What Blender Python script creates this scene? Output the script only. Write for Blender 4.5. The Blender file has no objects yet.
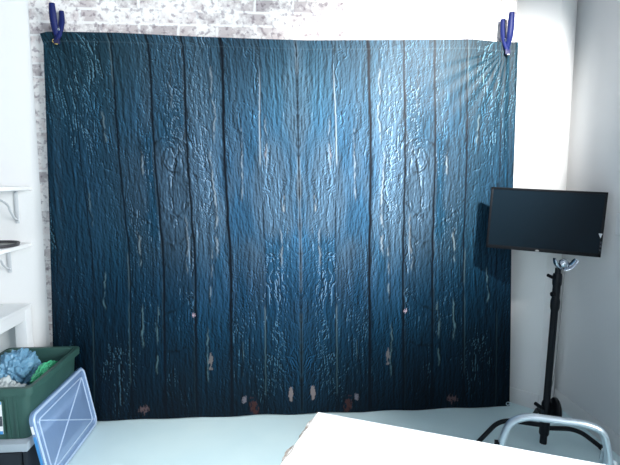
import bpy, bmesh, math, random
import numpy as np
from mathutils import Vector, Matrix
random.seed(4)
S = bpy.context.scene
C = S.collection

# ------------------------------------------------------------------ materials
def mat(name, col, rough=.5, metal=0., spec=.5, trans=0., alpha=1., bump=None, var=None, coat=0., ior=1.45):
    m = bpy.data.materials.new(name); m.use_nodes = True
    nt = m.node_tree; b = nt.nodes['Principled BSDF']
    b.inputs['Base Color'].default_value = (*col, 1)
    b.inputs['Roughness'].default_value = rough
    b.inputs['Metallic'].default_value = metal
    b.inputs['Specular IOR Level'].default_value = spec
    b.inputs['Transmission Weight'].default_value = trans
    b.inputs['Alpha'].default_value = alpha
    b.inputs['Coat Weight'].default_value = coat
    b.inputs['IOR'].default_value = ior
    tc = nt.nodes.new('ShaderNodeTexCoord')
    if bump:
        n = nt.nodes.new('ShaderNodeTexNoise'); n.inputs['Scale'].default_value = bump[0]; n.inputs['Detail'].default_value = 5
        nt.links.new(tc.outputs['Object'], n.inputs['Vector'])
        bp = nt.nodes.new('ShaderNodeBump'); bp.inputs['Strength'].default_value = bump[1]; bp.inputs['Distance'].default_value = .01
        nt.links.new(n.outputs['Fac'], bp.inputs['Height']); nt.links.new(bp.outputs['Normal'], b.inputs['Normal'])
    if var:
        n = nt.nodes.new('ShaderNodeTexNoise'); n.inputs['Scale'].default_value = var[0]; n.inputs['Detail'].default_value = 6
        nt.links.new(tc.outputs['Object'], n.inputs['Vector'])
        r = nt.nodes.new('ShaderNodeValToRGB')
        r.color_ramp.elements[0].position = .35; r.color_ramp.elements[1].position = .65
        r.color_ramp.elements[0].color = (*var[1], 1); r.color_ramp.elements[1].color = (*col, 1)
        nt.links.new(n.outputs['Fac'], r.inputs['Fac']); nt.links.new(r.outputs['Color'], b.inputs['Base Color'])
    return m

M = {}
M['wall'] = mat('white wall paint', (.84, .84, .83), .65, bump=(60, .05))
M['wall_grey'] = mat('off white wall paint', (.74, .74, .74), .6, bump=(60, .05))
M['wall_rear'] = mat('grey rear wall paint', (.22, .24, .27), .7)
M['floor'] = mat('pale grey floor paint', (.70, .88, .90), .35, bump=(14, .04), var=(3, (.66, .85, .88)))
M['skirting'] = mat('skirting gloss paint', (.72, .72, .71), .4)
M['white_gloss'] = mat('white lacquer', (.88, .88, .88), .3)
M['white_desk'] = mat('white laminate', (.80, .82, .83), .35)
M['table_white'] = mat('white board', (.90, .90, .90), .45)
M['black_metal'] = mat('black painted metal', (.004, .006, .009), .45, spec=.25, bump=(80, .05))
M['black_plastic'] = mat('black plastic', (.004, .005, .007), .4, spec=.2)
M['screen'] = mat('dark screen', (.003, .010, .017), .35, spec=.10)
M['chrome'] = mat('chrome', (.55, .60, .66), .18, metal=1)
M['alu'] = mat('brushed aluminium', (.62, .70, .76), .36, metal=.85, bump=(120, .03))
M['blue_plastic'] = mat('blue clamp plastic', (.006, .013, .09), .5, spec=.25)
M['blue_rubber'] = mat('dark blue clamp pad', (.008, .010, .06), .6)
M['brass'] = mat('brass', (.85, .62, .25), .25, metal=1)
M['green'] = mat('dark green plastic', (.034, .092, .078), .45, bump=(40, .06), var=(9, (.028, .080, .068)))
M['shelf_grey'] = mat('grey shelf board', (.36, .42, .47), .5)
M['dark'] = mat('dark plastic', (.010, .016, .024), .5)
M['paper'] = mat('paper label', (.80, .82, .84), .6)
M['label_blue'] = mat('blue label', (.06, .28, .62), .45)
M['label_dark'] = mat('dark label', (.06, .07, .09), .5)
M['tray'] = mat('grey green tray', (.20, .21, .19), .35, metal=.2)
M['tray_rim'] = mat('dark tray rim', (.05, .05, .055), .4)
M['chip'] = mat('bare board edge', (.36, .27, .20), .8, bump=(90, .5), var=(45, (.75, .72, .68)))
M['cable'] = mat('grey cable', (.30, .30, .30), .5)
M['bracket_grey'] = mat('pale grey bracket paint', (.58, .60, .62), .4)
M['rubber'] = mat('black rubber', (.015, .015, .015), .7)

def film(name, col, tr, rough=.2, nscale=14, aniso=(1, 1, 1)):
    m = bpy.data.materials.new(name); m.use_nodes = True; nt = m.node_tree
    b = nt.nodes['Principled BSDF']; out = nt.nodes['Material Output']
    b.inputs['Base Color'].default_value = (*col, 1); b.inputs['Roughness'].default_value = rough
    b.inputs['Specular IOR Level'].default_value = .7
    t = nt.nodes.new('ShaderNodeBsdfTransparent'); t.inputs['Color'].default_value = (.85 + .15 * col[0], .85 + .15 * col[1], .85 + .15 * col[2], 1)
    mx = nt.nodes.new('ShaderNodeMixShader'); mx.inputs[0].default_value = tr
    nt.links.new(b.outputs[0], mx.inputs[1]); nt.links.new(t.outputs[0], mx.inputs[2]); nt.links.new(mx.outputs[0], out.inputs['Surface'])
    tc = nt.nodes.new('ShaderNodeTexCoord'); mp = nt.nodes.new('ShaderNodeMapping'); mp.inputs['Scale'].default_value = aniso
    n = nt.nodes.new('ShaderNodeTexNoise'); n.inputs['Scale'].default_value = nscale; n.inputs['Detail'].default_value = 5; n.inputs['Distortion'].default_value = 1.2
    nt.links.new(tc.outputs['Object'], mp.inputs['Vector']); nt.links.new(mp.outputs[0], n.inputs['Vector'])
    bp = nt.nodes.new('ShaderNodeBump'); bp.inputs['Strength'].default_value = .5; bp.inputs['Distance'].default_value = .02
    nt.links.new(n.outputs['Fac'], bp.inputs['Height']); nt.links.new(bp.outputs['Normal'], b.inputs['Normal'])
    return m
M['lid'] = film('translucent lid plastic', (.36, .55, .90), .50, .22, 3)
M['lid_rib'] = film('translucent rib plastic', (.62, .78, 1.0), .25, .2, 3)
M['bag_blue'] = film('blue bag film', (.25, .52, .74), .42, .18, 30, (1.6, .5, 1))
M['bag_green'] = film('green bag film', (.10, .58, .30), .10, .25, 25)
M['bag_clear'] = film('clear bag film', (.66, .72, .72), .35, .12, 30)

# whitewashed brick print
def brick_material():
    m = bpy.data.materials.new('whitewashed brick paper'); m.use_nodes = True; nt = m.node_tree; L = nt.links.new
    b = nt.nodes['Principled BSDF']; b.inputs['Roughness'].default_value = .7
    tc = nt.nodes.new('ShaderNodeTexCoord'); sp = nt.nodes.new('ShaderNodeSeparateXYZ'); L(tc.outputs['Object'], sp.inputs[0])
    cb = nt.nodes.new('ShaderNodeCombineXYZ'); L(sp.outputs['X'], cb.inputs[0]); L(sp.outputs['Z'], cb.inputs[1])
    n0 = nt.nodes.new('ShaderNodeTexNoise'); n0.inputs['Scale'].default_value = 9; L(cb.outputs[0], n0.inputs['Vector'])
    sb = nt.nodes.new('ShaderNodeVectorMath'); sb.operation = 'MULTIPLY_ADD'
    L(n0.outputs['Color'], sb.inputs[0]); sb.inputs[1].default_value = (.02, .012, 0); L(cb.outputs[0], sb.inputs[2])
    br = nt.nodes.new('ShaderNodeTexBrick'); L(sb.outputs[0], br.inputs['Vector'])
    br.inputs['Scale'].default_value = 1; br.inputs['Brick Width'].default_value = .225; br.inputs['Row Height'].default_value = .078
    br.inputs['Mortar Size'].default_value = .009; br.inputs['Mortar Smooth'].default_value = .4; br.inputs['Bias'].default_value = -.1
    br.inputs['Color1'].default_value = (.42, .38, .39, 1); br.inputs['Color2'].default_value = (.78, .70, .68, 1)
    br.inputs['Mortar'].default_value = (.82, .81, .80, 1)
    # patches of whitewash over the bricks
    n1 = nt.nodes.new('ShaderNodeTexNoise'); n1.inputs['Scale'].default_value = 7; n1.inputs['Detail'].default_value = 8; n1.inputs['Roughness'].default_value = .7
    L(cb.outputs[0], n1.inputs['Vector'])
    r1 = nt.nodes.new('ShaderNodeValToRGB'); r1.color_ramp.elements[0].position = .44; r1.color_ramp.elements[1].position = .55
    L(n1.outputs['Fac'], r1.inputs['Fac'])
    m1 = nt.nodes.new('ShaderNodeMix'); m1.data_type = 'RGBA'; L(r1.outputs['Color'], m1.inputs[0]); L(br.outputs['Color'], m1.inputs[6])
    m1.inputs[7].default_value = (.84, .82, .80, 1)
    # dark scuffs
    n2 = nt.nodes.new('ShaderNodeTexNoise'); n2.inputs['Scale'].default_value = 34; n2.inputs['Detail'].default_value = 6
    L(cb.outputs[0], n2.inputs['Vector'])
    r2 = nt.nodes.new('ShaderNodeValToRGB'); r2.color_ramp.elements[0].position = .36; r2.color_ramp.elements[1].position = .47
    r2.color_ramp.elements[0].color = (.42, .38, .42, 1); L(n2.outputs['Fac'], r2.inputs['Fac'])
    m2 = nt.nodes.new('ShaderNodeMix'); m2.data_type = 'RGBA'; m2.blend_type = 'MULTIPLY'; m2.inputs[0].default_value = .8
    L(m1.outputs[2], m2.inputs[6]); L(r2.outputs['Color'], m2.inputs[7])
    L(m2.outputs[2], b.inputs['Base Color'])
    return m
M['brick'] = brick_material()

# ------------------------------------------------------------------ mesh helpers
def world_of(o):
    return Matrix.Translation(o.location)      # parents are Empties at a location, or meshes with identity transforms
def finish(name, bm, m, parent=None, smooth=True, loc=None):
    bmesh.ops.recalc_face_normals(bm, faces=bm.faces[:])
    me = bpy.data.meshes.new(name); bm.to_mesh(me); bm.free()
    if smooth:
        for p in me.polygons: p.use_smooth = True
        try: me.set_sharp_from_angle(angle=math.radians(38))
        except Exception: pass
    me.materials.append(M[m] if isinstance(m, str) else m)
    o = bpy.data.objects.new(name, me); C.objects.link(o)
    if parent:
        o.parent = parent
        o.matrix_parent_inverse = world_of(parent).inverted()
    return o
def thing(name, label, cat, loc=(0, 0, 0), group=None):
    o = bpy.data.objects.new(name, None); o.empty_display_size = .05; C.objects.link(o)
    o.location = loc; o['label'] = label; o['category'] = cat
    if group: o['group'] = group
    return o
def tag(o, label, cat, group=None):
    o['label'] = label; o['category'] = cat
    if group: o['group'] = group
    return o
def struct(o): o['kind'] = 'structure'; return o
def box(bm, lo, hi, bev=0., mtx=None, segs=2):
    r = bmesh.ops.create_cube(bm, size=1.)
    vs = r['verts']
    for v in vs:
        v.co = Vector(((lo[i] + hi[i]) / 2 + v.co[i] * (hi[i] - lo[i])) for i in range(3))
    if bev:
        es = list({e for v in vs for e in v.link_edges})
        g = bmesh.ops.bevel(bm, geom=es, offset=bev, segments=segs, affect='EDGES', profile=.5)
        vs = list({v for f in g['faces'] for v in f.verts} | {v for v in vs if v.is_valid})
    if mtx is not None:
        bmesh.ops.transform(bm, matrix=mtx, verts=[v for v in vs if v.is_valid])
    return vs
def newbox(name, lo, hi, m, parent=None, bev=0., mtx=None):
    bm = bmesh.new(); box(bm, lo, hi, bev)
    if mtx is not None: bmesh.ops.transform(bm, matrix=mtx, verts=bm.verts[:])
    return finish(name, bm, m, parent)
def smooth_path(pts, n=8, closed=False):
    P = [Vector(p) for p in pts]; out = []
    for i in range(len(P) - 1):
        p0 = P[max(i - 1, 0)]; p1 = P[i]; p2 = P[i + 1]; p3 = P[min(i + 2, len(P) - 1)]
        for k in range(n):
            t = k / n
            out.append(.5 * ((2 * p1) + (-p0 + p2) * t + (2 * p0 - 5 * p1 + 4 * p2 - p3) * t * t + (-p0 + 3 * p1 - 3 * p2 + p3) * t ** 3))
    out.append(P[-1]); return out
def fillet(pts, r, n=6):
    P = [Vector(p) for p in pts]; out = [P[0]]
    for i in range(1, len(P) - 1):
        a = (P[i - 1] - P[i]); b = (P[i + 1] - P[i]); rr = min(r, a.length * .48, b.length * .48)
        s = P[i] + a.normalized() * rr; e = P[i] + b.normalized() * rr
        for k in range(n + 1):
            t = k / n; out.append((1 - t) ** 2 * s + 2 * t * (1 - t) * P[i] + t * t * e)
    out.append(P[-1]); return out
def tube(bm, pts, r, segs=14, ry=None, up=None, rs=None):
    P = [Vector(p) for p in pts]; ry = ry or r; rings = []
    prev = None
    for i, p in enumerate(P):
        t = (P[min(i + 1, len(P) - 1)] - P[max(i - 1, 0)]).normalized()
        if up is not None: a = Vector(up) - t * t.dot(Vector(up)); a.normalize()
        elif prev is None:
            a = Vector((0, 0, 1)) if abs(t.z) < .9 else Vector((1, 0, 0)); a = (a - t * t.dot(a)).normalized()
        else: a = (prev - t * t.dot(prev)).normalized()
        prev = a; b = t.cross(a); k = rs[i] if rs else 1
        rings.append([bm.verts.new(p + (a * math.cos(q) * r + b * math.sin(q) * ry) * k) for q in [2 * math.pi * j / segs for j in range(segs)]])
    for i in range(len(rings) - 1):
        for j in range(segs):
            bm.faces.new((rings[i][j], rings[i][(j + 1) % segs], rings[i + 1][(j + 1) % segs], rings[i + 1][j]))
    bm.faces.new(rings[0][::-1]); bm.faces.new(rings[-1])
def newtube(name, pts, r, m, parent=None, **k):
    bm = bmesh.new(); tube(bm, pts, r, **k); return finish(name, bm, m, parent)
def lathe(bm, prof, segs=40, mtx=None):
    rings = []
    for (r, z) in prof:
        rings.append([bm.verts.new((r * math.cos(2 * math.pi * j / segs), r * math.sin(2 * math.pi * j / segs), z)) for j in range(segs)])
    for i in range(len(rings) - 1):
        for j in range(segs): bm.faces.new((rings[i][j], rings[i][(j + 1) % segs], rings[i + 1][(j + 1) % segs], rings[i + 1][j]))
    bm.faces.new(rings[0][::-1]); bm.faces.new(rings[-1])
    if mtx is not None: bmesh.ops.transform(bm, matrix=mtx, verts=bm.verts[:])
def newlathe(name, prof, m, parent=None, segs=40, mtx=None):
    bm = bmesh.new(); lathe(bm, prof, segs, mtx); return finish(name, bm, m, parent)
def prism(bm, poly, axis_vec, mtx=None):
    """extrude a closed 3-D polygon along axis_vec"""
    a = [bm.verts.new(p) for p in poly]; b = [bm.verts.new(Vector(p) + Vector(axis_vec)) for p in poly]
    n = len(a)
    bm.faces.new(a); bm.faces.new(b[::-1])
    for i in range(n): bm.faces.new((a[i], b[i], b[(i + 1) % n], a[(i + 1) % n]))
def frame(o, x, y, z):
    m = Matrix.Identity(4)
    for i, v in enumerate((x, y, z)):
        for j in range(3): m[j][i] = v[j]
    for j in range(3): m[j][3] = o[j]
    return m

# ------------------------------------------------------------------ room
BY = 2.93; RX = 1.87; LX = -2.75; FY = -2.4; CZ = 3.0
struct(newbox('floor', (LX - .1, FY - .1, -.1), (RX + .4, 3.25, 0), 'floor'))
struct(newbox('ceiling', (LX - .1, FY - .1, CZ), (RX + .4, 3.25, CZ + .1), 'wall_rear'))
struct(newbox('wall_left', (LX - .1, FY - .1, 0), (LX, 3.25, CZ), 'wall_rear'))
struct(newbox('wall_back', (LX, BY + .004, 0), (1.486, 3.25, CZ), 'wall'))
# brick paper covers the middle of the back wall
struct(newbox('wall_back_brick', (-1.419, BY, 0), (1.486, BY + .0035, CZ), 'brick'))
# angled corner wall and pipe boxing, as one folded surface
bm = bmesh.new()
pl = [(1.486, 2.93), (1.486, 3.0), (1.52, 2.998), (1.703, 2.815), (1.74, 2.818), (1.79, 2.84), (1.84, 2.875), (1.87, 2.93), (1.97, 2.93), (1.97, 3.25), (1.486, 3.25)]
prism(bm, [(x, y, 0) for x, y in pl], (0, 0, CZ)); struct(finish('wall_corner', bm, 'wall'))
# right wall with an added unseen window opening, kept deep to steer its light
WY0, WY1, WZ0, WZ1 = -1.2, 1.2, 1.10, 2.65
bm = bmesh.new()
box(bm, (RX, FY, 0), (RX + .38, WY0, CZ)); box(bm, (RX, WY1, 0), (RX + .38, 2.93, CZ))
box(bm, (RX, WY0, 0), (RX + .38, WY1, WZ0)); box(bm, (RX, WY0, WZ1), (RX + .38, WY1, CZ))
struct(finish('wall_right', bm, 'wall_grey', smooth=False))
# rear wall with a second unseen window, added for its light
bm = bmesh.new(); RWX0, RWX1 = -1.7, .5
box(bm, (LX, FY - .1, 0), (RWX0, FY, CZ)); box(bm, (RWX1, FY - .1, 0), (RX, FY, CZ))
box(bm, (RWX0, FY - .1, 0), (RWX1, FY, 1.0)); box(bm, (RWX0, FY - .1, 2.4), (RWX1, FY, CZ))
struct(finish('wall_rear', bm, 'wall_rear', smooth=False))
def wframe(name, a, b, z0, z1, axis, off):
    bm = bmesh.new(); t = .05
    def bx(u0, u1, w0, w1):
        if axis == 'y': box(bm, (off, u0, w0), (off + .06, u1, w1), .004)
        else: box(bm, (u0, off, w0), (u1, off + .06, w1), .004)
    bx(a, b, z0, z0 + t); bx(a, b, z1 - t, z1); bx(a, a + t, z0, z1); bx(b - t, b, z0, z1); bx((a + b) / 2 - t / 2, (a + b) / 2 + t / 2, z0, z1)
    return struct(finish(name, bm, 'white_gloss'))
wframe('added_window_1', WY0, WY1, WZ0, WZ1, 'y', RX + .30)
wframe('added_window_2', RWX0, RWX1, 1.0, 2.4, 'x', FY - .08)
# skirting
bm = bmesh.new()
def skirt(bm, a, b, t=.014, h=.10):
    a = Vector((*a, 0)); b = Vector((*b, 0)); d = (b - a).normalized(); n = Vector((d.y, -d.x, 0)) 
    prof = [(0, 0), (t, 0), (t, h - .012), (t * .5, h), (0, h)]
    prism(bm, [a + n * p + Vector((0, 0, q)) for p, q in prof], b - a)
skirt(bm, (1.50, 3.018), (1.703, 2.815)); struct(finish('baseboard_corner', bm, 'skirting'))
bm = bmesh.new(); skirt(bm, (RX, 2.90), (RX, FY)); struct(finish('baseboard_right', bm, 'skirting'))

# ------------------------------------------------------------------ backdrop
def hash2(ix, iy, s):
    h = (ix.astype(np.int64) * 374761393 + iy.astype(np.int64) * 668265263 + s * 1442695041) & 0x7fffffff
    h = ((h ^ (h >> 13)) * 1274126177) & 0x7fffffff
    h = (h ^ (h >> 16)) & 0xffffff
    return h / float(0xffffff)
def vn(x, y, s=0):
    ix = np.floor(x); iy = np.floor(y); fx = x - ix; fy = y - iy
    fx = fx * fx * (3 - 2 * fx); fy = fy * fy * (3 - 2 * fy)
    a = hash2(ix, iy, s); b = hash2(ix + 1, iy, s); c = hash2(ix, iy + 1, s); d = hash2(ix + 1, iy + 1, s)
    return (a + (b - a) * fx) * (1 - fy) + (c + (d - c) * fx) * fy
def fbm(x, y, o=4, s=0, g=.5):
    t = 0; a = 1; n = 0
    for k in range(o): t = t + a * vn(x * 2 ** k + 17.3 * k, y * 2 ** k + 5.1 * k, s + k * 7); n += a; a *= g
    return t / n
def sst(a, b, x): t = np.clip((x - a) / (b - a), 0, 1); return t * t * (3 - 2 * t)
NU, NV = 800, 650
uu, vv = np.meshgrid(np.linspace(0, 1, NU), np.linspace(0, 1, NV))     # v = 0 at the floor
BW, BH = 2.87, 2.33
CU = .5255
ut = uu + .034 * (1 - uu) ** 1.9 * np.clip((vv - .45) / .45, 0, 1.2)      # the print leans a little to the left at the top
m = np.abs(ut - CU) * BW; z = vv * BH                                     # mirrored print, metres
m = np.abs(m + ((fbm(uu * 9 + 2, vv * 5, 3, 131) - .5) * .026 + (fbm(uu * 40, vv * 14, 3, 132) - .5) * .012) * sst(0, .05, m))
side = np.sign(ut - CU)
LN = np.array([0, .0762, .1515, .2267, .293, .3637, .4397, .51]) * BW
wob = (fbm(z * 1.3, z * 0 + 3.3, 3, 91) - .5) * .030
mr = np.abs(ut - CU) * BW; mw = mr + wob * sst(0, .1, mr) + (fbm(z * 24, z * 0 + 8, 3, 92) - .5) * .006
plank = np.searchsorted(LN, mw.ravel()).reshape(mw.shape)
warp = (fbm(m * 5, z * 1.6, 4, 11) - .5)
warp2 = (fbm(m * 9, z * 3, 4, 12) - .5)
H = np.zeros_like(m)
# knots: the grain swirls round them
kx, kz = .262 * BW, 1.50
def swirl(cx, cz, rx, rz): return np.exp(-(((m - cx) / rx) ** 2 + ((z - cz) / rz) ** 2))
k1 = swirl(kx, 1.58, .07, .12); k2 = swirl(kx + .01, 1.26, .08, .13); k3 = swirl(kx, .55, .07, .15)
G = .55 * fbm(mr * 58 + warp * 2.2 + plank * 13, z * 7 + warp2 * 2, 4, 1, .62)
G += .34 * fbm(mr * 130 + warp * 3, z * 22 + plank * 3, 3, 2, .6)
G += .20 * fbm(mr * 130, z * 66, 3, 19, .75)
# lifted paint: terraces of a warped noise
f1 = fbm(m * 13 + warp * 3.0 + plank * 7.7, z * 1.7 + warp2 * 1.4, 5, 3, .62)
ridge = np.abs(((f1 * 6.5) % 1) - .5) * 2
flake = 1 - sst(0, .17, ridge)
gate = sst(.42, .62, fbm(m * 4 + 3 + plank * 2.1, z * 1.4, 3, 5))
H += .55 * flake * gate
f2 = fbm(m * 26 + warp2 * 4 + plank * 3.1, z * 6 + warp * 5, 4, 8, .6)
ridge2 = np.abs(((f2 * 5) % 1) - .5) * 2
H += .30 * (1 - sst(0, .2, ridge2)) * sst(.40, .6, fbm(m * 5 + 9, z * 2 + 4, 3, 6))
rr = np.sqrt(((m - kx) / .55) ** 2 + ((z - 1.40 + .08 * (m - kx) / .1) / 1.) ** 2) + warp2 * .08
H += .40 * (.5 + .5 * np.sin(rr * 130)) * np.clip(k1 + k2, 0, 1) * sst(.4, .6, fbm(m * 16, z * 12, 3, 44))
H += .25 * (.5 + .5 * np.sin(rr * 110 + 1)) * k3 * sst(.4, .6, fbm(m * 14, z * 9, 3, 45))
# diagonal cracks in the knotted plank
def crack(x0, z0, x1, z1, w, amp=.02):
    t = np.clip(((m - x0) * (x1 - x0) + (z - z0) * (z1 - z0)) / ((x1 - x0) ** 2 + (z1 - z0) ** 2), 0, 1)
    dx = m - (x0 + t * (x1 - x0)); dz = z - (z0 + t * (z1 - z0)) + (fbm(m * 22, z * 0 + 1, 3, 60) - .5) * amp * 2
    return np.exp(-(dx * dx + dz * dz) / (w * w))
cr = crack(.232 * BW, .78, .290 * BW, .66, .008) + crack(.245 * BW, .46, .290 * BW, .43, .008) \
   + .8 * crack(.228 * BW, 1.16, .286 * BW, 1.10, .010, .035) + .7 * crack(.295 * BW, 1.20, .35 * BW, 1.30, .008, .03)
def arc(cx, cz, rx, rz, w, lo, hi):
    dx = (m - cx) / rx; dz = (z - cz) / rz; r_ = np.sqrt(dx * dx + dz * dz) + (fbm(m * 30, z * 20, 3, 61) - .5) * .35; a_ = np.arctan2(dz, dx)
    return np.exp(-((r_ - 1) * rx / w) ** 2) * sst(lo, lo + .3, a_) * sst(hi, hi - .3, a_)
cr = cr + .9 * arc(kx, 1.40, .085, .12, .007, -3.1, -.1) + .7 * arc(kx - .01, 1.62, .055, .075, .006, -2.6, 2.9) + .6 * arc(kx, 1.60, .028, .035, .005, -3.1, 3.1) \
   + .8 * arc(kx, 1.66, .10, .085, .006, .3, 2.9) + .5 * arc(kx + .01, 1.20, .07, .09, .006, .2, 2.6) + .6 * arc(kx - .005, .62, .055, .17, .006, -1.4, 1.2)
cr = cr * (.20 + .8 * fbm(m * 25, z * 18, 2, 63))
H -= .6 * np.clip(cr, 0, 1)
# emboss
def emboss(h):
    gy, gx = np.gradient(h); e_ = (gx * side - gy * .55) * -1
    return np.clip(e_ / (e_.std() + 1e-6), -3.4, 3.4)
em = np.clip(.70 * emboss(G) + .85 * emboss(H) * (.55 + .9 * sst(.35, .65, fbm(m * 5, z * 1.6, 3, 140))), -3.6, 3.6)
# cloth colour (linear)
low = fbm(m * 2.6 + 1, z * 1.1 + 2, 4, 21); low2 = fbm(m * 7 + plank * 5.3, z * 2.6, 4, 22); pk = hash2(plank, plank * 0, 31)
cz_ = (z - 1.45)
vig = np.exp(-((m / 1.25) ** 2.4) * .9) * np.exp(-np.where(cz_ < 0, (np.abs(cz_) / .95) ** 2, (cz_ / 1.5) ** 2))  # palest at mid-height centre, darker towards bottom, top and sides
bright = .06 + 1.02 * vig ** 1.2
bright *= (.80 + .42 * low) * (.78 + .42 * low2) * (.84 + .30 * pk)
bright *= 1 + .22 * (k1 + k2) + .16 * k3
colA = np.array([.032, .118, .205]); colB = np.array([.056, .155, .268]); colC = np.array([.112, .190, .265])
w1 = sst(.35, .65, fbm(m * 3 + 7, z * 1.2 + 1, 4, 24))[..., None]
w2 = (sst(.3, .8, vig) * sst(.35, .6, fbm(m * 5 + plank, z * 2, 3, 25)) * .8)[..., None]
lowband = (sst(1.15, .75, z) * .35)[..., None]
col = colA * (1 - w1) + colB * w1
col = col * (1 - w2) + colC * w2
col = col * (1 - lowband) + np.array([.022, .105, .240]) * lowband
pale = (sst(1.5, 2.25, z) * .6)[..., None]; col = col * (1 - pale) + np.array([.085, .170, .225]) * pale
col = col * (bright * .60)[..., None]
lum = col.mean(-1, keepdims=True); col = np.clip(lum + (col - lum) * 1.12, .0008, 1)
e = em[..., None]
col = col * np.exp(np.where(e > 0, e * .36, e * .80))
# pale exposed flakes
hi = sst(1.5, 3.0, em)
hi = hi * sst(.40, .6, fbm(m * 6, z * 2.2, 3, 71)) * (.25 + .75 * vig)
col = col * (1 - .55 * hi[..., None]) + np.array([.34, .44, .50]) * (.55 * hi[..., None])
# long curled slivers beside the board edges
def sliver(mc, z0, z1, w, st, bend=.012, c=(.50, .58, .60)):
    global col
    t = (z - z0) / (z1 - z0); mm = m + (fbm(z * 9, z * 0 + mc * 50, 5, 77, .7) - .5) * bend * 3.4; w = w * (.35 + .9 * fbm(z * 14, z * 0 + mc * 31, 3, 79))
    a = np.exp(-((mm - mc) / w) ** 2) * sst(0, .15, t) * sst(1, .85, t) * sst(.40, .6, fbm(m * 60, z * 16, 3, 78)) * .75
    b = np.exp(-((mm - mc - w * 2.0) / (w * 1.2)) ** 2) * sst(0, .15, t) * sst(1, .85, t)
    col = col * (1 - .6 * b[..., None])
    a = a[..., None] * st * .75; col = col * (1 - a) + np.array(c) * a
for s_ in [(.10, 1.30, 1.42, .006, .9), (.085, 1.10, 1.22, .004, .6), (.125, .95, 1.22, .005, .6), (.19, 1.55, 1.9, .0045, .6), (.345, 1.35, 1.95, .006, .7), (.52, 1.0, 1.7, .006, .75),
           (.555, .7, 1.15, .006, .55), (.50, 1.7, 2.2, .006, .6), (.70, .9, 1.3, .006, .45), (.93, 1.5, 1.75, .005, .5), (.97, .45, .75, .006, .45), (.98, .95, 1.2, .006, .5),
           (1.12, 1.7, 1.9, .006, .4), (1.20, .7, .95, .005, .35), (.88, .25, .75, .006, .35), (.58, .2, .6, .005, .35), (.36, .25, .5, .004, .3), (1.24, 1.2, 1.5, .005, .3), (.73, 1.9, 2.2, .004, .3)]:
    sliver(*s_)
# board joints
def line(k, w, dark, light, seg=None):
    global col
    d = mw - LN[k]; on = 1. if seg is None else sst(.45, .55, fbm(z * seg[0], z * 0 + k, 2, seg[1]))
    g = (np.exp(-np.abs(d / w) ** 3) * dark)[..., None]
    col = col * (1 - g) + np.array([.001, .003, .007]) * g
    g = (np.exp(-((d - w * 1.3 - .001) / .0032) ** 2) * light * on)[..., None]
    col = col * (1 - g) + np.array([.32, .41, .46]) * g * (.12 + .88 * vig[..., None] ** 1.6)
line(0, .0045, .95, .30, (4, 50)); line(1, .0030, .8, .95, (2.2, 51)); line(2, .0105, 1.0, .0); line(3, .0078, 1.0, .15, (3, 52))
line(4, .0072, 1.0, .15, (3, 53)); line(5, .0056, .98, .65, (2.4, 54)); line(6, .0030, .9, .65, (2.6, 55))
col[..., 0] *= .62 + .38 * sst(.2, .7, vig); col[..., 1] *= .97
col *= (1 - .62 * np.clip(cr, 0, 1)[..., None])
# bare wood patches
def patch(mc, zc, rm, rz, c, st=.8):
    global col
    n_ = (fbm(m * 70, z * 30, 4, 88, .75) - .5) * 6.5
    a = sst(1.1, .6, ((m - mc) / rm) ** 2 + ((z - zc) / rz) ** 2 + n_)[..., None] * st
    col = col * (1 - a) + np.array(c) * a * (.7 + .6 * (low2[..., None]))
patch(.56, .36, .013, .06, (.20, .17, .16), .6); patch(.075, .14, .012, .045, (.26, .21, .20), .7); patch(.36, .11, .010, .025, (.22, .20, .23), .55)
patch(.30, .05, .02, .06, (.07, .025, .02), .6); patch(.66, .66, .010, .018, (.55, .40, .45), .9); patch(.98, .06, .03, .03, (.16, .10, .10), .6)
patch(.20, 1.66, .008, .04, (.22, .16, .16), .4)
# stitched hem along the top
hem = np.exp(-((z - (BH - .052)) / .0025) ** 2)[..., None] * .10
col = col * (1 - hem) + np.array([.20, .28, .32]) * hem
col = np.clip(col, .0008, .8)
# shape: outline, then folds
ztop = np.interp(uu, [0, .015, .03, .15, .30, .44, .54, .76, .90, .955, 1], [2.328, 2.339, 2.340, 2.342, 2.330, 2.324, 2.322, 2.337, 2.348, 2.337, 2.336])
xl = np.interp(vv, [0, .5, .84, .975, 1], [-1.386, -1.348, -1.327, -1.322, -1.338])
xr = np.interp(vv, [0, .5, .78, 1], [1.534, 1.490, 1.482, 1.478])
X = xl + (xr - xl) * uu
zbot = .004 + .006 * np.abs(np.sin(uu * 19)) * fbm(uu * 8, uu * 0, 2, 99)
Z = zbot + (ztop - zbot) * vv
Y = 2.872 - .012 * (1 - vv)
Y += .010 * (fbm(uu * 7 + vv * .6, vv * .8, 2, 101) - .5) * (1.4 - vv * .9)
Y += .006 * np.sin(uu * 46 + 2 * vv) * sst(.25, 0, vv)
Y += .010 * np.exp(-((uu - .012) / .012) ** 2) * sst(1., .8, vv) * -1
# creases that run from the clamps
for cx_, cz_c, sgn in ((1.404, 2.29, -1), (-1.25, 2.29, 1)):
    dx = (X - cx_) * sgn; dz = cz_c - Z; ang = np.arctan2(dz, dx + 1e-6); rad = np.sqrt(dx * dx + dz * dz)
    amp = (.0026 if sgn < 0 else .002)
    Y += amp * np.sin(ang * 26) * np.exp(-rad / .42) * sst(.03, .15, rad) * sst(-.1, .25, ang) * sst(1.75, 1.4, ang)
Y += .004 * np.sin(uu * 260 + vv * 4) * sst(.955, .99, uu) * sst(.4, .9, vv)
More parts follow.
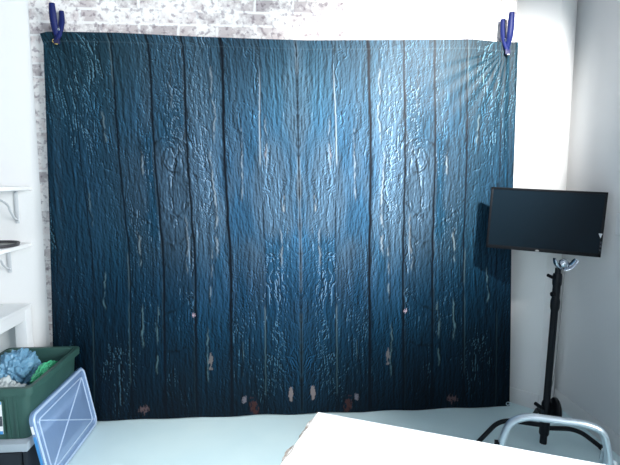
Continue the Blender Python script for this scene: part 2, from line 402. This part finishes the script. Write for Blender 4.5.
# gentle print relief so that the cloth catches the window light like the photograph's
verts = np.stack([X, Y, Z], -1).reshape(-1, 3).astype(np.float32)
idx = np.arange(NU * NV).reshape(NV, NU)
q = np.stack([idx[:-1, :-1], idx[:-1, 1:], idx[1:, 1:], idx[1:, :-1]], -1).reshape(-1, 4)
me = bpy.data.meshes.new('photo_backdrop')
me.vertices.add(len(verts)); me.vertices.foreach_set('co', verts.ravel())
me.loops.add(q.size); me.loops.foreach_set('vertex_index', q.ravel().astype(np.int32))
me.polygons.add(len(q)); me.polygons.foreach_set('loop_start', (np.arange(len(q)) * 4).astype(np.int32))
me.polygons.foreach_set('use_smooth', np.ones(len(q), dtype=bool))
me.update(calc_edges=True)
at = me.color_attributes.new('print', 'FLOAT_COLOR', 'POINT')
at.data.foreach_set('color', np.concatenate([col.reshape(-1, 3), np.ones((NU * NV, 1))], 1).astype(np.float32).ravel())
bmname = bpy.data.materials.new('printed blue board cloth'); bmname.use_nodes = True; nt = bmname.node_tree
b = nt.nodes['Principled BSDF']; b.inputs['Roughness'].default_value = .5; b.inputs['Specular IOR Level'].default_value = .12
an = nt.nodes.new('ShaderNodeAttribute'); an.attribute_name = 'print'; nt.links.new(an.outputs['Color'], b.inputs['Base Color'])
tc = nt.nodes.new('ShaderNodeTexCoord'); mp = nt.nodes.new('ShaderNodeMapping'); mp.inputs['Scale'].default_value = (1, 1, .4)
n = nt.nodes.new('ShaderNodeTexNoise'); n.inputs['Scale'].default_value = 110; n.inputs['Detail'].default_value = 4
nt.links.new(tc.outputs['Object'], mp.inputs[0]); nt.links.new(mp.outputs[0], n.inputs['Vector'])
bp = nt.nodes.new('ShaderNodeBump'); bp.inputs['Strength'].default_value = .12; bp.inputs['Distance'].default_value = .004
nt.links.new(n.outputs['Fac'], bp.inputs['Height']); nt.links.new(bp.outputs['Normal'], b.inputs['Normal'])
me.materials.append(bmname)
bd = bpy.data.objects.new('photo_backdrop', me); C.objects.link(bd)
tag(bd, 'large cloth backdrop printed with peeling dark blue wooden boards, hung over the brick wall', 'backdrop')
def grommet(x, y, z):
    bm = bmesh.new(); R, r, n1, n2 = .011, .0035, 24, 8; vs = []
    for i in range(n1):
        a = 2 * math.pi * i / n1
        vs.append([bm.verts.new((x + (R + r * math.cos(c)) * math.cos(a), y + r * .6 * math.sin(c), z + (R + r * math.cos(c)) * math.sin(a))) for c in [2 * math.pi * j / n2 for j in range(n2)]])
    for i in range(n1):
        for j in range(n2): bm.faces.new((vs[i][j], vs[(i + 1) % n1][j], vs[(i + 1) % n1][(j + 1) % n2], vs[i][(j + 1) % n2]))
    g = finish('grommet', bm, 'brass', bd); return g
M['brass2'] = M['chrome']
gr = grommet(1.514, 2.852, .030); gr.data.materials[0] = M['chrome']; gr['label'] = 'metal eyelet at the lower right corner'
grommet(-1.252, 2.856, 2.285)

# ------------------------------------------------------------------ spring clamps
def clamp(x, z_top, z_jaw, lean, label):
    # two blue handles opening upwards, one seen beside the other, jaws gripping the cloth
    t = thing('spring_clamp', label, 'clamp', (x, 2.86, z_jaw), 'blue spring clamps at the top corners')
    zp = z_jaw + .085
    def arm(dx, dy, zt, r):
        pts = smooth_path([(x + dx, 2.87 + dy, zt), (x + dx * 1.0, 2.87 + dy * .9, zt - .05), (x + dx * .95, 2.87 + dy * .6, zp + .03), (x + dx * .8, 2.87 + dy * .1, zp - .015), (x, 2.87 - dy * .45, z_jaw + .02)], 6)
        n_ = len(pts); o = newtube('handle', pts, .0125, 'blue_plastic', t, segs=12, ry=.016, up=(0, 1, 0), rs=[r * (.85 + .25 * math.sin(math.pi * min(1, i / n_ * 1.3)) ) for i in range(n_)])
        return o
    arm(-.010 * lean, -.026, z_top, 1.15); arm(.017 * lean, .028, z_top - .024, 1.0)
    for s in (-1, 1):
        newbox('jaw_pad', (x - .016, 2.87 + s * .013 - .007, z_jaw), (x + .016, 2.87 + s * .013 + .007, z_jaw + .032), 'blue_rubber', t, .003)
    # coil spring at the pivot
    pts = [(x - .018 + .036 * i / 60, 2.87 + .011 * math.cos(i * .62), zp + .011 * math.sin(i * .62)) for i in range(61)]
    newtube('spring', pts, .0018, 'chrome', t, segs=6)
    newbox('jaw_tip', (x - .008, 2.843, z_jaw - .006), (x + .009, 2.850, z_jaw + .002), 'brass' if lean > 0 else 'cable', t, .002)['label'] = 'shiny metal jaw tip'
clamp(-1.240, 2.485, 2.268, 1, 'blue spring clamp gripping the top left corner of the blue backdrop')
clamp(1.404, 2.500, 2.258, -1, 'blue spring clamp gripping the top right corner of the blue backdrop')

# ------------------------------------------------------------------ shelves, desk, tray
def wall_shelf(z, xr, depth, xb, label, plate_h):
    t = thing('wall_shelf', label, 'shelf', (xr - .35, BY, z), 'white bracket shelves left of the backdrop')
    newbox('board', (LX + .35, BY - depth, z - .022), (xr, BY, z), 'white_gloss', t, .003)
    for bx in (xb, xb - .62):
        bm = bmesh.new(); box(bm, (bx - .012, BY - .005, z - .022 - plate_h), (bx + .012, BY, z - .022), .002)
        box(bm, (bx - .012, BY - depth + .04, z - .027), (bx + .012, BY, z - .022), .001)
        zz = z - .022
        pts = smooth_path([(bx, BY - .004, zz - plate_h + .02), (bx, BY - .035, zz - plate_h + .035), (bx, BY - .07, zz - plate_h * .62), (bx, BY - .11, zz - plate_h * .38), (bx, BY - depth + .06, zz - .012)], 8)
        tube(bm, pts, .0045, 8, ry=.009, up=(0, 0, 1))
        br = finish('bracket', bm, 'bracket_grey', t)
        for sz in (zz - .012, zz - plate_h + .018):
            newlathe('screw', [(.0045, 0), (.0045, .002), (.002, .003)], 'chrome', br, 12, Matrix.Translation((bx, BY - .005, sz)) @ Matrix.Rotation(math.radians(90), 4, 'X'))
    return t
wall_shelf(1.462, -1.465, .34, -1.56, 'upper white wall shelf on scroll brackets, empty at this end', .20)
wall_shelf(1.122, -1.487, .34, -1.625, 'lower white wall shelf carrying a round tray', .16)
t = thing('round_tray', 'round dark rimmed tray lying on the lower white wall shelf', 'tray', (-1.605, 2.775, 1.122))
newlathe('tray_base', [(.125, 0), (.128, .004), (.120, .006), (.0001, .0065)], 'tray', t, 48, Matrix.Translation((-1.625, 2.765, 1.1225)))
bm = bmesh.new(); pr = []; lathe(bm, [(.126, .0), (.134, .0), (.140, .017), (.137, .019), (.128, .006), (.126, .006)], 56, Matrix.Translation((-1.625, 2.765, 1.1225)))
for f in [f for f in bm.faces if len(f.verts) > 4]: bm.faces.remove(f)
finish('rim', bm, 'tray_rim', t)

t = thing('white_desk', 'plain white desk below the two wall shelves', 'desk', (-2.1, 2.5, 0))
DX0, DX1, DY0, DY1, DZ = -2.68, -1.51, 2.10, 2.922, .747
newbox('desk_top', (DX0, DY0, DZ - .022), (DX1, DY1, DZ), 'white_desk', t, .003)
bm = bmesh.new(); box(bm, (DX1 - .022, DY0 + .07, DZ - .085), (DX1 - .004, DY1 - .07, DZ - .022)); box(bm, (DX0 + .06, DY0 + .01, DZ - .085), (DX1 - .07, DY0 + .03, DZ - .022)); box(bm, (DX0 + .06, DY1 - .03, DZ - .085), (DX1 - .07, DY1 - .01, DZ - .022))
finish('apron', bm, 'white_desk', t)
for lx in (DX0 + .002, DX1 - .07):
    for ly in (DY0 + .002, DY1 - .07): newbox('leg', (lx, ly, 0), (lx + .068, ly + .068, DZ - .022), 'white_desk', t, .003)

# ------------------------------------------------------------------ low shelf, green tub
t = thing('low_shelf', 'low grey shelf unit that the green tub stands on', 'shelf', (-1.42, 2.52, 0))
newbox('shelf_board', (-1.66, 2.205, .203), (-1.205, 2.83, .243), 'shelf_grey', t, .003)
newbox('shelf_board', (-1.64, 2.22, .03), (-1.225, 2.82, .05), 'shelf_grey', t, .003)
for x0 in (-1.655, -1.23):
    newbox('side_panel', (x0, 2.212, 0), (x0 + .02, 2.826, .203), 'dark', t, .002)
newbox('back_panel', (-1.635, 2.806, .05), (-1.23, 2.822, .203), 'dark', t)
o = newbox('flat_box', (-1.625, 2.222, .055), (-1.24, 2.78, .190), 'dark', None, .008); tag(o, 'dark flat box slid into the low grey shelf', 'box')

t = thing('storage_tub', 'open dark green plastic tub filled with plastic bags', 'tub', (-1.39, 2.52, .244))
def tub():
    bm = bmesh.new(); cx_, cy_ = -1.39, 2.515
    def ring(hx, hy, z, r=.03, n=5):
        out = []
        for (sx, sy, a0) in ((1, 1, 0), (-1, 1, 90), (-1, -1, 180), (1, -1, 270)):
            for k in range(n + 1):
                a = math.radians(a0 + 90 * k / n); out.append(bm.verts.new((cx_ + sx * (hx - r) + r * math.cos(a), cy_ + sy * (hy - r) + r * math.sin(a), z)))
        return out
    def br(a, b):
        n = len(a)
        for i in range(n): bm.faces.new((a[i], a[(i + 1) % n], b[(i + 1) % n], b[i]))
    R = [ring(.172, .262, .245), ring(.186, .276, .455), ring(.186, .276, .470), ring(.207, .290, .472), ring(.210, .292, .505), ring(.207, .289, .511), ring(.186, .268, .511), ring(.182, .264, .500), ring(.168, .258, .256)]
    for a, b in zip(R, R[1:]): br(a, b)
    bm.faces.new(R[0][::-1]); bm.faces.new(R[-1])
    return finish('tub_body', bm, 'green', t)
tub()
for x0 in (-1.265, -1.305, -1.475, -1.515):
    bm = bmesh.new(); prism(bm, [(x0 - .006, 2.236, .470), (x0 + .006, 2.236, .470), (x0 + .006, 2.245, .25), (x0 - .006, 2.245, .25)], (0, .022, 0)); finish('rib', bm, 'green', t)
lb = newbox('label', (-1.43, 2.2275, .285), (-1.322, 2.2305, .448), 'paper', t)
lb['label'] = 'white and blue paper label'
newbox('label_print', (-1.43, 2.2265, .325), (-1.322, 2.2275, .375), 'label_dark', lb)
newbox('label_print', (-1.43, 2.2265, .285), (-1.322, 2.2275, .300), 'label_blue', lb)
newbox('label_print', (-1.43, 2.2265, .435), (-1.322, 2.2275, .448), 'label_blue', lb)
newbox('label_card', (-1.435, 2.230, .28), (-1.318, 2.24, .452), 'green', t)

# crumpled bags
def bag(name, label, c, r, m, seed, crumple, rot=0, tail=None):
    bm = bmesh.new(); bmesh.ops.create_icosphere(bm, subdivisions=6, radius=1)
    co = np.array([v.co for v in bm.verts])
    rnd = np.random.RandomState(seed)
    d = np.zeros(len(co))
    for k in range(34):
        n_ = rnd.normal(size=3); n_ /= np.linalg.norm(n_); n_ = n_ * np.array([1.5, .55, 1.0]); fr = rnd.uniform(2.5, 15); ph = rnd.uniform(0, 6.28)
        d += np.abs(np.sin(co @ n_ * fr + ph + 1.4 * np.sin(co @ rnd.normal(size=3) * 2.5))) / fr ** .8 * 1.6
    d = (d - d.mean()) / 4
    co = co * (1 + crumple * d)[:, None]
    if tail is not None:
        tv = np.array(tail[:3]); s = np.clip(co @ tv / np.linalg.norm(tv), 0, 2); co = co + tv * (s ** 2.4)[:, None] * tail[3]
    co = co * np.array(r)
    ca, sa = math.cos(rot), math.sin(rot); co = np.stack([co[:, 0] * ca - co[:, 1] * sa, co[:, 0] * sa + co[:, 1] * ca, co[:, 2]], 1) + np.array(c)
    co[:, 2] = np.maximum(co[:, 2], .262)
    for v, p in zip(bm.verts, co): v.co = p
    o = finish(name, bm, m); tag(o, label, 'bag'); return o
bag('plastic_bag', 'crumpled blue plastic bag bulging from the green tub', (-1.447, 2.615, .435), (.105, .125, .120), 'bag_blue', 3, .6, .1)
bag('plastic_bag', 'green plastic bag tucked against the long side of the tub', (-1.268, 2.56, .440), (.048, .115, .058), 'bag_green', 8, .55, 0)
bag('plastic_bag', 'clear whitish plastic bag at the near end of the green tub', (-1.385, 2.345, .405), (.140, .072, .098), 'bag_clear', 15, .55, 0)

# ------------------------------------------------------------------ clear lid leaning on the tub
t = thing('leaning_lid', 'translucent plastic lid leaning on its side against the green tub', 'lid', (-1.13, 2.5, 0))
P0 = Vector((-1.118, 2.835, .003)); A = Vector((0, -1, 0)); Bv = Vector((-.070, 0, .374)); LW = .382; Bv.normalize(); N = Bv.cross(A); N.normalize()
if N.x < 0: N = -N
LL = .615
def lidframe(): return frame(P0, A, Bv, N)
LM = lidframe()
def rrect(x0, y0, x1, y1, r, n=6):
    out = []
    for cx_, cy_, a0 in ((x1 - r, y1 - r, 0), (x0 + r, y1 - r, 90), (x0 + r, y0 + r, 180), (x1 - r, y0 + r, 270)):
        for k in range(n + 1):
            a = math.radians(a0 + 90 * k / n); out.append((cx_ + r * math.cos(a), cy_ + r * math.sin(a)))
    return out
bm = bmesh.new()
def lring(ins, z, r): return [bm.verts.new((x, y, z)) for x, y in rrect(ins, ins, LL - ins, LW - ins, r)]
R = [lring(0, -.014, .045), lring(0, 0, .045), lring(.004, .003, .042), lring(.020, .003, .034), lring(.026, -.006, .030), lring(.045, -.006, .024), lring(.050, .000, .022)]
for a, b_ in zip(R, R[1:]):
    n = len(a)
    for i in range(n): bm.faces.new((a[i], a[(i + 1) % n], b_[(i + 1) % n], b_[i]))
bm.faces.new(R[-1])
bmesh.ops.transform(bm, matrix=LM, verts=bm.verts[:]); finish('lid_panel', bm, 'lid', t)
def ridge_(name, a, b, w, h0, h1):
    bm = bmesh.new(); a = Vector((*a, 0)); b = Vector((*b, 0)); d = (b - a).normalized(); p = Vector((-d.y, d.x, 0)) * w
    prism(bm, [a - p + Vector((0, 0, h0)), a + p + Vector((0, 0, h0)), a + p * .5 + Vector((0, 0, h1)), a - p * .5 + Vector((0, 0, h1))], b - a)
    bmesh.ops.transform(bm, matrix=LM, verts=bm.verts[:]); return finish(name, bm, 'lid_rib', t)
i0 = .055
ridge_('rib', (i0, LW - i0), (LL - i0, i0), .0035, .0005, .005); ridge_('rib', (i0, i0), (LL - i0, LW - i0), .0035, .0005, .005)
def ringrib(ins, w, z0, z1, r):
    bm = bmesh.new(); rr_ = [[bm.verts.new((x, y, z_)) for x, y in rrect(i_, i_, LL - i_, LW - i_, max(r - i_ + ins, .01))] for i_, z_ in ((ins - w, z0), (ins - w * .5, z1), (ins + w * .5, z1), (ins + w, z0))]
    for a, b_ in zip(rr_, rr_[1:]):
        n = len(a)
        for i in range(n): bm.faces.new((a[i], a[(i + 1) % n], b_[(i + 1) % n], b_[i]))
    bmesh.ops.transform(bm, matrix=LM, verts=bm.verts[:]); return finish('rim_rib', bm, 'lid_rib', t)
ringrib(.012, .007, .0035, .007, .036); ringrib(.052, .004, .0005, .004, .022)
# labels on the near lip
bm = bmesh.new(); box(bm, (LL + .0005, .285, -.013), (LL + .0020, .325, -.001)); bmesh.ops.transform(bm, matrix=LM, verts=bm.verts[:]); finish('sticker', bm, 'paper', t)['label'] = 'small white sticker'
bm = bmesh.new(); box(bm, (LL + .0005, .05, -.0135), (LL + .0020, .270, -.0005)); bmesh.ops.transform(bm, matrix=LM, verts=bm.verts[:]); finish('label', bm, 'label_blue', t)['label'] = 'long blue label'

# ------------------------------------------------------------------ foreground table
t = thing('work_table', 'bright white tabletop with a chipped edge, corner pointing at the backdrop', 'table', (.35, .8, 0))
c0 = Vector((.128, 1.442, .75)); dl = Vector((-.415, -.910, 0)).normalized(); dr = Vector((dl.y * -1, dl.x, 0)).normalized()
if dr.x < 0: dr = -dr
TM = frame(c0, dr, dl, Vector((0, 0, 1)))
TWx, TLy = 1.55, 0.95
bm = bmesh.new(); box(bm, (0, 0, -.022), (TWx, TLy, 0)); bmesh.ops.transform(bm, matrix=TM, verts=bm.verts[:]); finish('tabletop', bm, 'table_white', t, smooth=False)
# chipped edging strip with an irregular outline along the left side
bm = bmesh.new(); n = 120; rows = []
for i in range(n + 1):
    y_ = TLy * i / n; w_ = .0015 + .0050 * max(0, fbm(np.array([i * .21]), np.array([2.]), 3, 5)[0] - .38) * 4
    rows.append([bm.verts.new((-w_, y_, -.020)), bm.verts.new((-w_, y_, -.0015)), bm.verts.new((w_ * .6, y_, .0006)), bm.verts.new((.006, y_, -.021))])
for a, b_ in zip(rows, rows[1:]):
    for k in range(4): bm.faces.new((a[k], a[(k + 1) % 4], b_[(k + 1) % 4], b_[k]))
bm.faces.new(rows[0]); bm.faces.new(rows[-1][::-1])
bmesh.ops.transform(bm, matrix=TM, verts=bm.verts[:]); finish('edge_strip', bm, 'chip', t)['label'] = 'chipped brown and white edge'
for (a, b_) in ((.06, .06), (TWx - .10, .06), (.06, TLy - .10), (TWx - .10, TLy - .10)):
    bm = bmesh.new(); box(bm, (a, b_, -.75), (a + .04, b_ + .04, -.022), .003); bmesh.ops.transform(bm, matrix=TM, verts=bm.verts[:]); finish('leg', bm, 'white_desk', t)

# ------------------------------------------------------------------ light stand
t = thing('light_stand', 'black light stand with bent tube legs in the right hand corner', 'stand', (1.478, 2.376, 0))
cb_, ct_ = Vector((1.476, 2.376, .036)), Vector((1.503, 2.376, 1.02))
def on(z_): k = (z_ - cb_.z) / (ct_.z - cb_.z); return cb_ + (ct_ - cb_) * k
newtube('pole', [on(.036), on(.045), on(.80)], .0185, 'black_metal', t, segs=20)
newtube('upper_pole', [on(.79), on(1.03)], .0150, 'black_metal', t, segs=20)
bm = bmesh.new(); tube(bm, [on(.80), on(.815), on(.85), on(.865)], .0225, 18, rs=[.9, 1.06, 1.06, .9]); tube(bm, [on(.865), on(.935)], .0195, 18); tube(bm, [on(.935), on(.945), on(.99), on(1.0)], .0235, 18, rs=[.9, 1, 1, .9])
finish('collar', bm, 'black_metal', t)
bm = bmesh.new(); p = on(.975); tube(bm, smooth_path([p + Vector((-.018, -.005, .0)), p + Vector((-.035, -.01, .008)), p + Vector((-.062, -.012, .020))], 5), .008, 10, rs=[.6] * 3 + [1.1] * 8); finish('lever', bm, 'black_plastic', t)
bm = bmesh.new(); p = on(.89); tube(bm, [p + Vector((-.018, -.01, 0)), p + Vector((-.032, -.012, 0))], .013, 12); finish('knob', bm, 'black_plastic', t)
bm = bmesh.new(); tube(bm, [on(.085), on(.095), on(.165), on(.175)], .026, 20, rs=[.85, 1, 1, .85]); tube(bm, [on(.20), on(.21), on(.27), on(.28)], .0245, 20, rs=[.85, 1, 1, .85]); finish('hub', bm, 'black_metal', t)
for nm, x1, y1, x2, y2, zz in (('leg', 1.263, 2.458, 1.080, 2.395, .140), ('leg', 1.655, 2.352, 1.800, 2.322, .125), ('leg', 1.545, 2.55, 1.60, 2.70, .155)):
    s0 = Vector((1.478, 2.376, zz)); e1 = Vector((x1, y1, zz)); e2 = Vector((x2, y2, .013))
    lg = newtube(nm, fillet([s0, e1, e2], .07, 10), .0125, 'black_metal', t, segs=14)
    dd = (e2 - e1).normalized(); newtube('foot_cap', [e2 - dd * .03, e2 + dd * .004], .015, 'rubber', lg, segs=12)
bm = bmesh.new(); lathe(bm, [(.02, -.014), (.060, -.014), (.068, -.008), (.070, 0), (.068, .008), (.060, .014), (.02, .014)], 36, Matrix.Translation((1.527, 2.36, .235)) @ Matrix.Rotation(math.radians(76), 4, 'Z') @ Matrix.Rotation(math.radians(90), 4, 'X'))
kn = finish('wheel_knob', bm, 'black_plastic', t)
newlathe('hub_cap', [(.010, 0), (.009, .006), (.004, .009)], 'chrome', kn, 16, Matrix.Translation((1.520, 2.345, .215)) @ Matrix.Rotation(math.radians(90), 4, 'X'))
bm = bmesh.new(); p = on(.25); tube(bm, smooth_path([p + Vector((-.018, -.01, -.01)), p + Vector((-.04, -.012, .004)), p + Vector((-.072, -.014, .028))], 5), .009, 10, rs=[.7] * 3 + [1.15] * 8); finish('lever', bm, 'black_plastic', t)

# chrome swivel bracket on top of the stand
t = thing('swivel_bracket', 'shiny chrome swivel clamp with two spread jaws on top of the black stand', 'clamp', (1.503, 2.376, 1.03))
p = Vector((1.520, 2.372, 1.032))
newtube('stud', [Vector((1.503, 2.376, 1.015)), Vector((1.507, 2.376, 1.045))], .011, 'chrome', t, segs=14)
def petal(name, pts, w, th):
    bm = bmesh.new(); P = smooth_path(pts, 7); n_ = len(P)
    tube(bm, P, w, 14, ry=th, up=(0, 1, .3), rs=[.55 + .75 * math.sin(math.pi * (.12 + .75 * i / (n_ - 1))) for i in range(n_)])
    return finish(name, bm, 'chrome', t)
petal('jaw', [p + Vector((-.005, 0, -.006)), p + Vector((-.035, -.008, .018)), p + Vector((-.050, -.012, .052))], .017, .007)
petal('jaw', [p + Vector((.008, 0, -.008)), p + Vector((.045, -.008, .010)), p + Vector((.072, -.014, .046))], .019, .007)
bm = bmesh.new(); lathe(bm, [(.006, -.02), (.021, -.018), (.025, -.008), (.025, .006), (.018, .014), (.006, .018)], 8, Matrix.Translation(p + Vector((.004, -.010, .026))) @ Matrix.Rotation(math.radians(70), 4, 'X')); finish('tightening_knob', bm, 'chrome', t)
o = newtube('thin_cable', smooth_path([p + Vector((.028, .012, .0)), (1.553, 2.40, .92), (1.553, 2.41, .70), (1.545, 2.41, .50), (1.530, 2.41, .36), (1.515, 2.41, .325), (1.510, 2.412, .35), (1.522, 2.412, .36)], 8), .0022, 'cable', None, segs=8)
tag(o, 'thin grey cable hanging from the chrome clamp down behind the stand', 'cable')

# ------------------------------------------------------------------ monitor
t = thing('monitor', 'black flat screen monitor, tilted, above the light stand', 'monitor', (1.55, 2.62, 1.08))
TLp = Vector((1.278, 2.73, 1.458)); TRp = Vector((1.825, 2.48, 1.434)); BLp = Vector((1.265, 2.73, 1.096)); BRp = Vector((1.822, 2.48, 1.064))
wv = ((TRp - TLp) + (BRp - BLp)) / 2; W_ = wv.length; wx = wv.normalized(); hv = ((TLp - BLp) + (TRp - BRp)) / 2; hv = hv - wx * hv.dot(wx); H_ = hv.length; hz = hv.normalized(); nf = wx.cross(hz).normalized()   # towards the camera
if nf.y > 0: nf = -nf
cen = (TLp + TRp + BLp + BRp) / 4
MM = frame(cen, wx, hz, -nf)      # local z points away from the viewer
def mb(name, lo, hi, m, bev=.002, par=None):
    bm = bmesh.new(); box(bm, lo, hi, bev); bmesh.ops.transform(bm, matrix=MM, verts=bm.verts[:]); return finish(name, bm, m, par or t)
hw, hh = W_ / 2, H_ / 2
bm = bmesh.new(); box(bm, (-hw, -hh, .004), (hw, hh, .026), .006); box(bm, (-hw * .55, -hh * .6, .026), (hw * .55, hh * .6, .048), .01)
bmesh.ops.transform(bm, matrix=MM, verts=bm.verts[:]); finish('housing', bm, 'black_plastic', t)
bz = .013
bm = bmesh.new(); box(bm, (-hw, hh - bz, -.001), (hw, hh, .006), .0015); box(bm, (-hw, -hh, -.001), (hw, -hh + .020, .006), .0015); box(bm, (-hw, -hh, -.001), (-hw + bz, hh, .006), .0015); box(bm, (hw - bz, -hh, -.001), (hw, hh, .006), .0015)
bmesh.ops.transform(bm, matrix=MM, verts=bm.verts[:]); finish('bezel', bm, 'black_plastic', t)
mb('screen', (-hw + bz * .9, -hh + .019, .0012), (hw - bz * .9, hh - bz * .9, .005), 'screen', 0)
bm = bmesh.new(); lathe(bm, [(.011, 0), (.011, .0015), (.005, .002)], 24, MM @ Matrix.Translation((-.022, -hh + .006, -.0012)) @ Matrix.Scale(.55, 4, (0, 1, 0)) @ Matrix.Rotation(math.pi, 4, 'X')); finish('badge', bm, 'cable', t)['label'] = 'small silver badge under the screen'
bm = bmesh.new(); prism(bm, [(hw - .024, -.048, -.0005), (hw - .004, -.048, -.0005), (hw - .012, -.075, -.0005)], (0, 0, -.0012)); bmesh.ops.transform(bm, matrix=MM, verts=bm.verts[:]); finish('sticker', bm, 'paper', t)['label'] = 'small grey triangular sticker on the right edge'
for k in range(3): mb('button', (hw - .010 - .0, -hh + .035 + k * .022, -.0022), (hw - .004, -hh + .046 + k * .022, 0), 'label_dark', .0005)
bk = cen - nf * .046
bm = bmesh.new(); tube(bm, fillet([bk, bk - nf * .06, Vector((1.80, bk.y - nf.y * .085, bk.z)), Vector((1.864, bk.y - nf.y * .085, bk.z))], .03), .014, 12); box(bm, (1.858, bk.y + .03, bk.z - .06), (1.868, bk.y + .13, bk.z + .06), .003)
finish('wall_arm', bm, 'black_metal', t)

# ------------------------------------------------------------------ switch
t = thing('wall_switch', 'white switch plate on the right wall beside the monitor', 'switch', (RX - .002, 2.40, 1.26))
newbox('plate', (RX - .010, 2.345, 1.20), (RX - .0005, 2.444, 1.32), 'white_gloss', t, .003)
newbox('rocker', (RX - .014, 2.38, 1.235), (RX - .010, 2.41, 1.285), 'white_gloss', t, .001)

# ------------------------------------------------------------------ step stool with a hoop handle
t = thing('step_stool', 'folded aluminium step stool with a wide hoop handle in front of the black stand', 'step stool', (1.08, 1.66, 0))
a_ = Vector((.885, 1.735, 0)); b__ = Vector((1.282, 1.611, 0)); dh = (b__ - a_).normalized(); pn = Vector((-dh.y, dh.x, 0))
path = fillet([(.868, 1.745, .02), (.898, 1.731, .44), (.925, 1.722, .535), (.985, 1.704, .566), (1.19, 1.639, .560), (1.245, 1.622, .540), (1.268, 1.615, .46), (1.300, 1.606, .02)], .05, 8)
newtube('hoop_frame', path, .0185, 'alu', t, segs=16, ry=.0140, up=tuple(pn))
path2 = [Vector(p_) + pn * .20 * (1 - p_[2] / .46) + pn * .02 for p_ in [(.90, 1.728, .45), (.886, 1.735, .02)]]
newtube('rear_leg', path2, .010, 'alu', t, segs=12)
path3 = [Vector(p_) + pn * .20 * (1 - p_[2] / .46) + pn * .02 for p_ in [(1.262, 1.615, .45), (1.290, 1.608, .02)]]
newtube('rear_leg', path3, .010, 'alu', t, segs=12)
SM = frame(a_, dh, pn, Vector((0, 0, 1)))
for nm, z0 in (('step', .22),):
    bm = bmesh.new(); box(bm, (.028, -.16, z0 - .022), (.392, .02, z0), .004)
    for k in range(5): box(bm, (.04, -.15 + k * .034, z0), (.38, -.142 + k * .034, z0 + .003))
    bmesh.ops.transform(bm, matrix=SM, verts=bm.verts[:]); finish(nm, bm, 'rubber', t)
bm = bmesh.new(); box(bm, (-.006, -.012, .418), (.010, .012, .422)); box(bm, (-.006, -.012, .440), (.010, .012, .446)); box(bm, (-.010, -.012, .418), (-.005, .012, .446)); box(bm, (.008, -.012, .418), (.013, .012, .446))
bmesh.ops.transform(bm, matrix=SM, verts=bm.verts[:]); finish('latch', bm, 'black_plastic', t)['label'] = 'small black latch'
bm = bmesh.new(); box(bm, (.400, -.010, .20), (.428, .006, .430), .002); bmesh.ops.transform(bm, matrix=SM, verts=bm.verts[:]); finish('hinge_bracket', bm, 'alu', t)
bm = bmesh.new(); box(bm, (.420, -.013, .34), (.430, -.010, .425)); bmesh.ops.transform(bm, matrix=SM, verts=bm.verts[:]); finish('sticker', bm, 'paper', t)
for p_ in ((.868, 1.745), (1.300, 1.606)): newtube('foot', [(p_[0], p_[1], .001), (p_[0], p_[1], .035)], .023, 'rubber', t, segs=14)
for q_ in (path2[-1], path3[-1]): newtube('foot', [(q_.x, q_.y, .001), (q_.x, q_.y, .035)], .015, 'rubber', t, segs=14)

# ------------------------------------------------------------------ light
def area(name, loc, rot, sx, sy, power, col):
    l = bpy.data.lights.new(name, 'AREA'); l.shape = 'RECTANGLE'; l.size = sx; l.size_y = sy; l.energy = power; l.color = col
    o = bpy.data.objects.new(name, l); o.location = loc; o.rotation_euler = rot; C.objects.link(o); return o
lw = area('added_window_light', (RX + .42, (WY0 + WY1) / 2, (WZ0 + WZ1) / 2), (0, math.radians(90), 0), WZ1 - WZ0, WY1 - WY0, 260, (.93, .97, 1)); lw.data.spread = math.radians(140)  # unseen light source added outside the right window opening
area('added_rear_window_light', ((RWX0 + RWX1) / 2, FY - .16, 1.7), (math.radians(90), 0, 0), RWX1 - RWX0, 1.4, 40, (.88, .95, 1))  # weak unseen fill light added at the rear opening
def added_spot(x, y, z, target, power, ang, blend, label, rad=.06):  # unseen ceiling spots added to brighten backdrop, brick and open floor
    t = thing('added_spotlight', label, 'spotlight', (x, y, z), 'unseen spotlights added at the ceiling')
    d = (Vector(target) - Vector((x, y, z))).normalized(); p = Vector((x, y, z))
    newtube('added_lamp_head', [p - d * .14, p - d * .13, p - d * .01, p - d * .005], .055, 'white_gloss', t, segs=20)
    newtube('stem', [(x, y, CZ - .001), p - d * .07], .008, 'white_gloss', t, segs=10)
    l = bpy.data.lights.new('spot', 'SPOT'); l.energy = power; l.spot_size = math.radians(ang); l.spot_blend = blend; l.shadow_soft_size = rad; l.color = (1, .98, .95)
    o = bpy.data.objects.new('spot', l); o.location = p + d * .07; o.rotation_euler = d.to_track_quat('-Z', 'Y').to_euler(); C.objects.link(o)
added_spot(1.50, 1.05, 2.80, (.94, 2.9, 1.86), 860, 61, 1.0, 'added unseen spotlight brightening the right half of the brick wall')
added_spot(-.75, .75, 2.80, (-.9, 2.9, 2.75), 24, 80, 1.0, 'added unseen spotlight brightening the left half of the brick wall')
added_spot(-.35, 1.35, 2.80, (-.25, 2.25, 0), 170, 46, 1.0, 'added unseen spotlight brightening the open floor left of the table')
w = bpy.data.worlds.new('World'); S.world = w; w.use_nodes = True
w.node_tree.nodes['Background'].inputs[0].default_value = (.75, .88, 1, 1); w.node_tree.nodes['Background'].inputs[1].default_value = .6

cam = bpy.data.cameras.new('camera'); cam.sensor_width = 36; cam.lens = 468 / 620 * 36; cam.clip_start = .05
co_ = bpy.data.objects.new('camera', cam); co_.location = (0, 0, 1.5); co_.rotation_euler = (math.radians(90 - 6.4), 0, math.radians(-4.03)); C.objects.link(co_)
S.camera = co_
S.view_settings.view_transform = 'Standard'; S.view_settings.look = 'None'; S.view_settings.exposure = 0; S.view_settings.gamma = 1
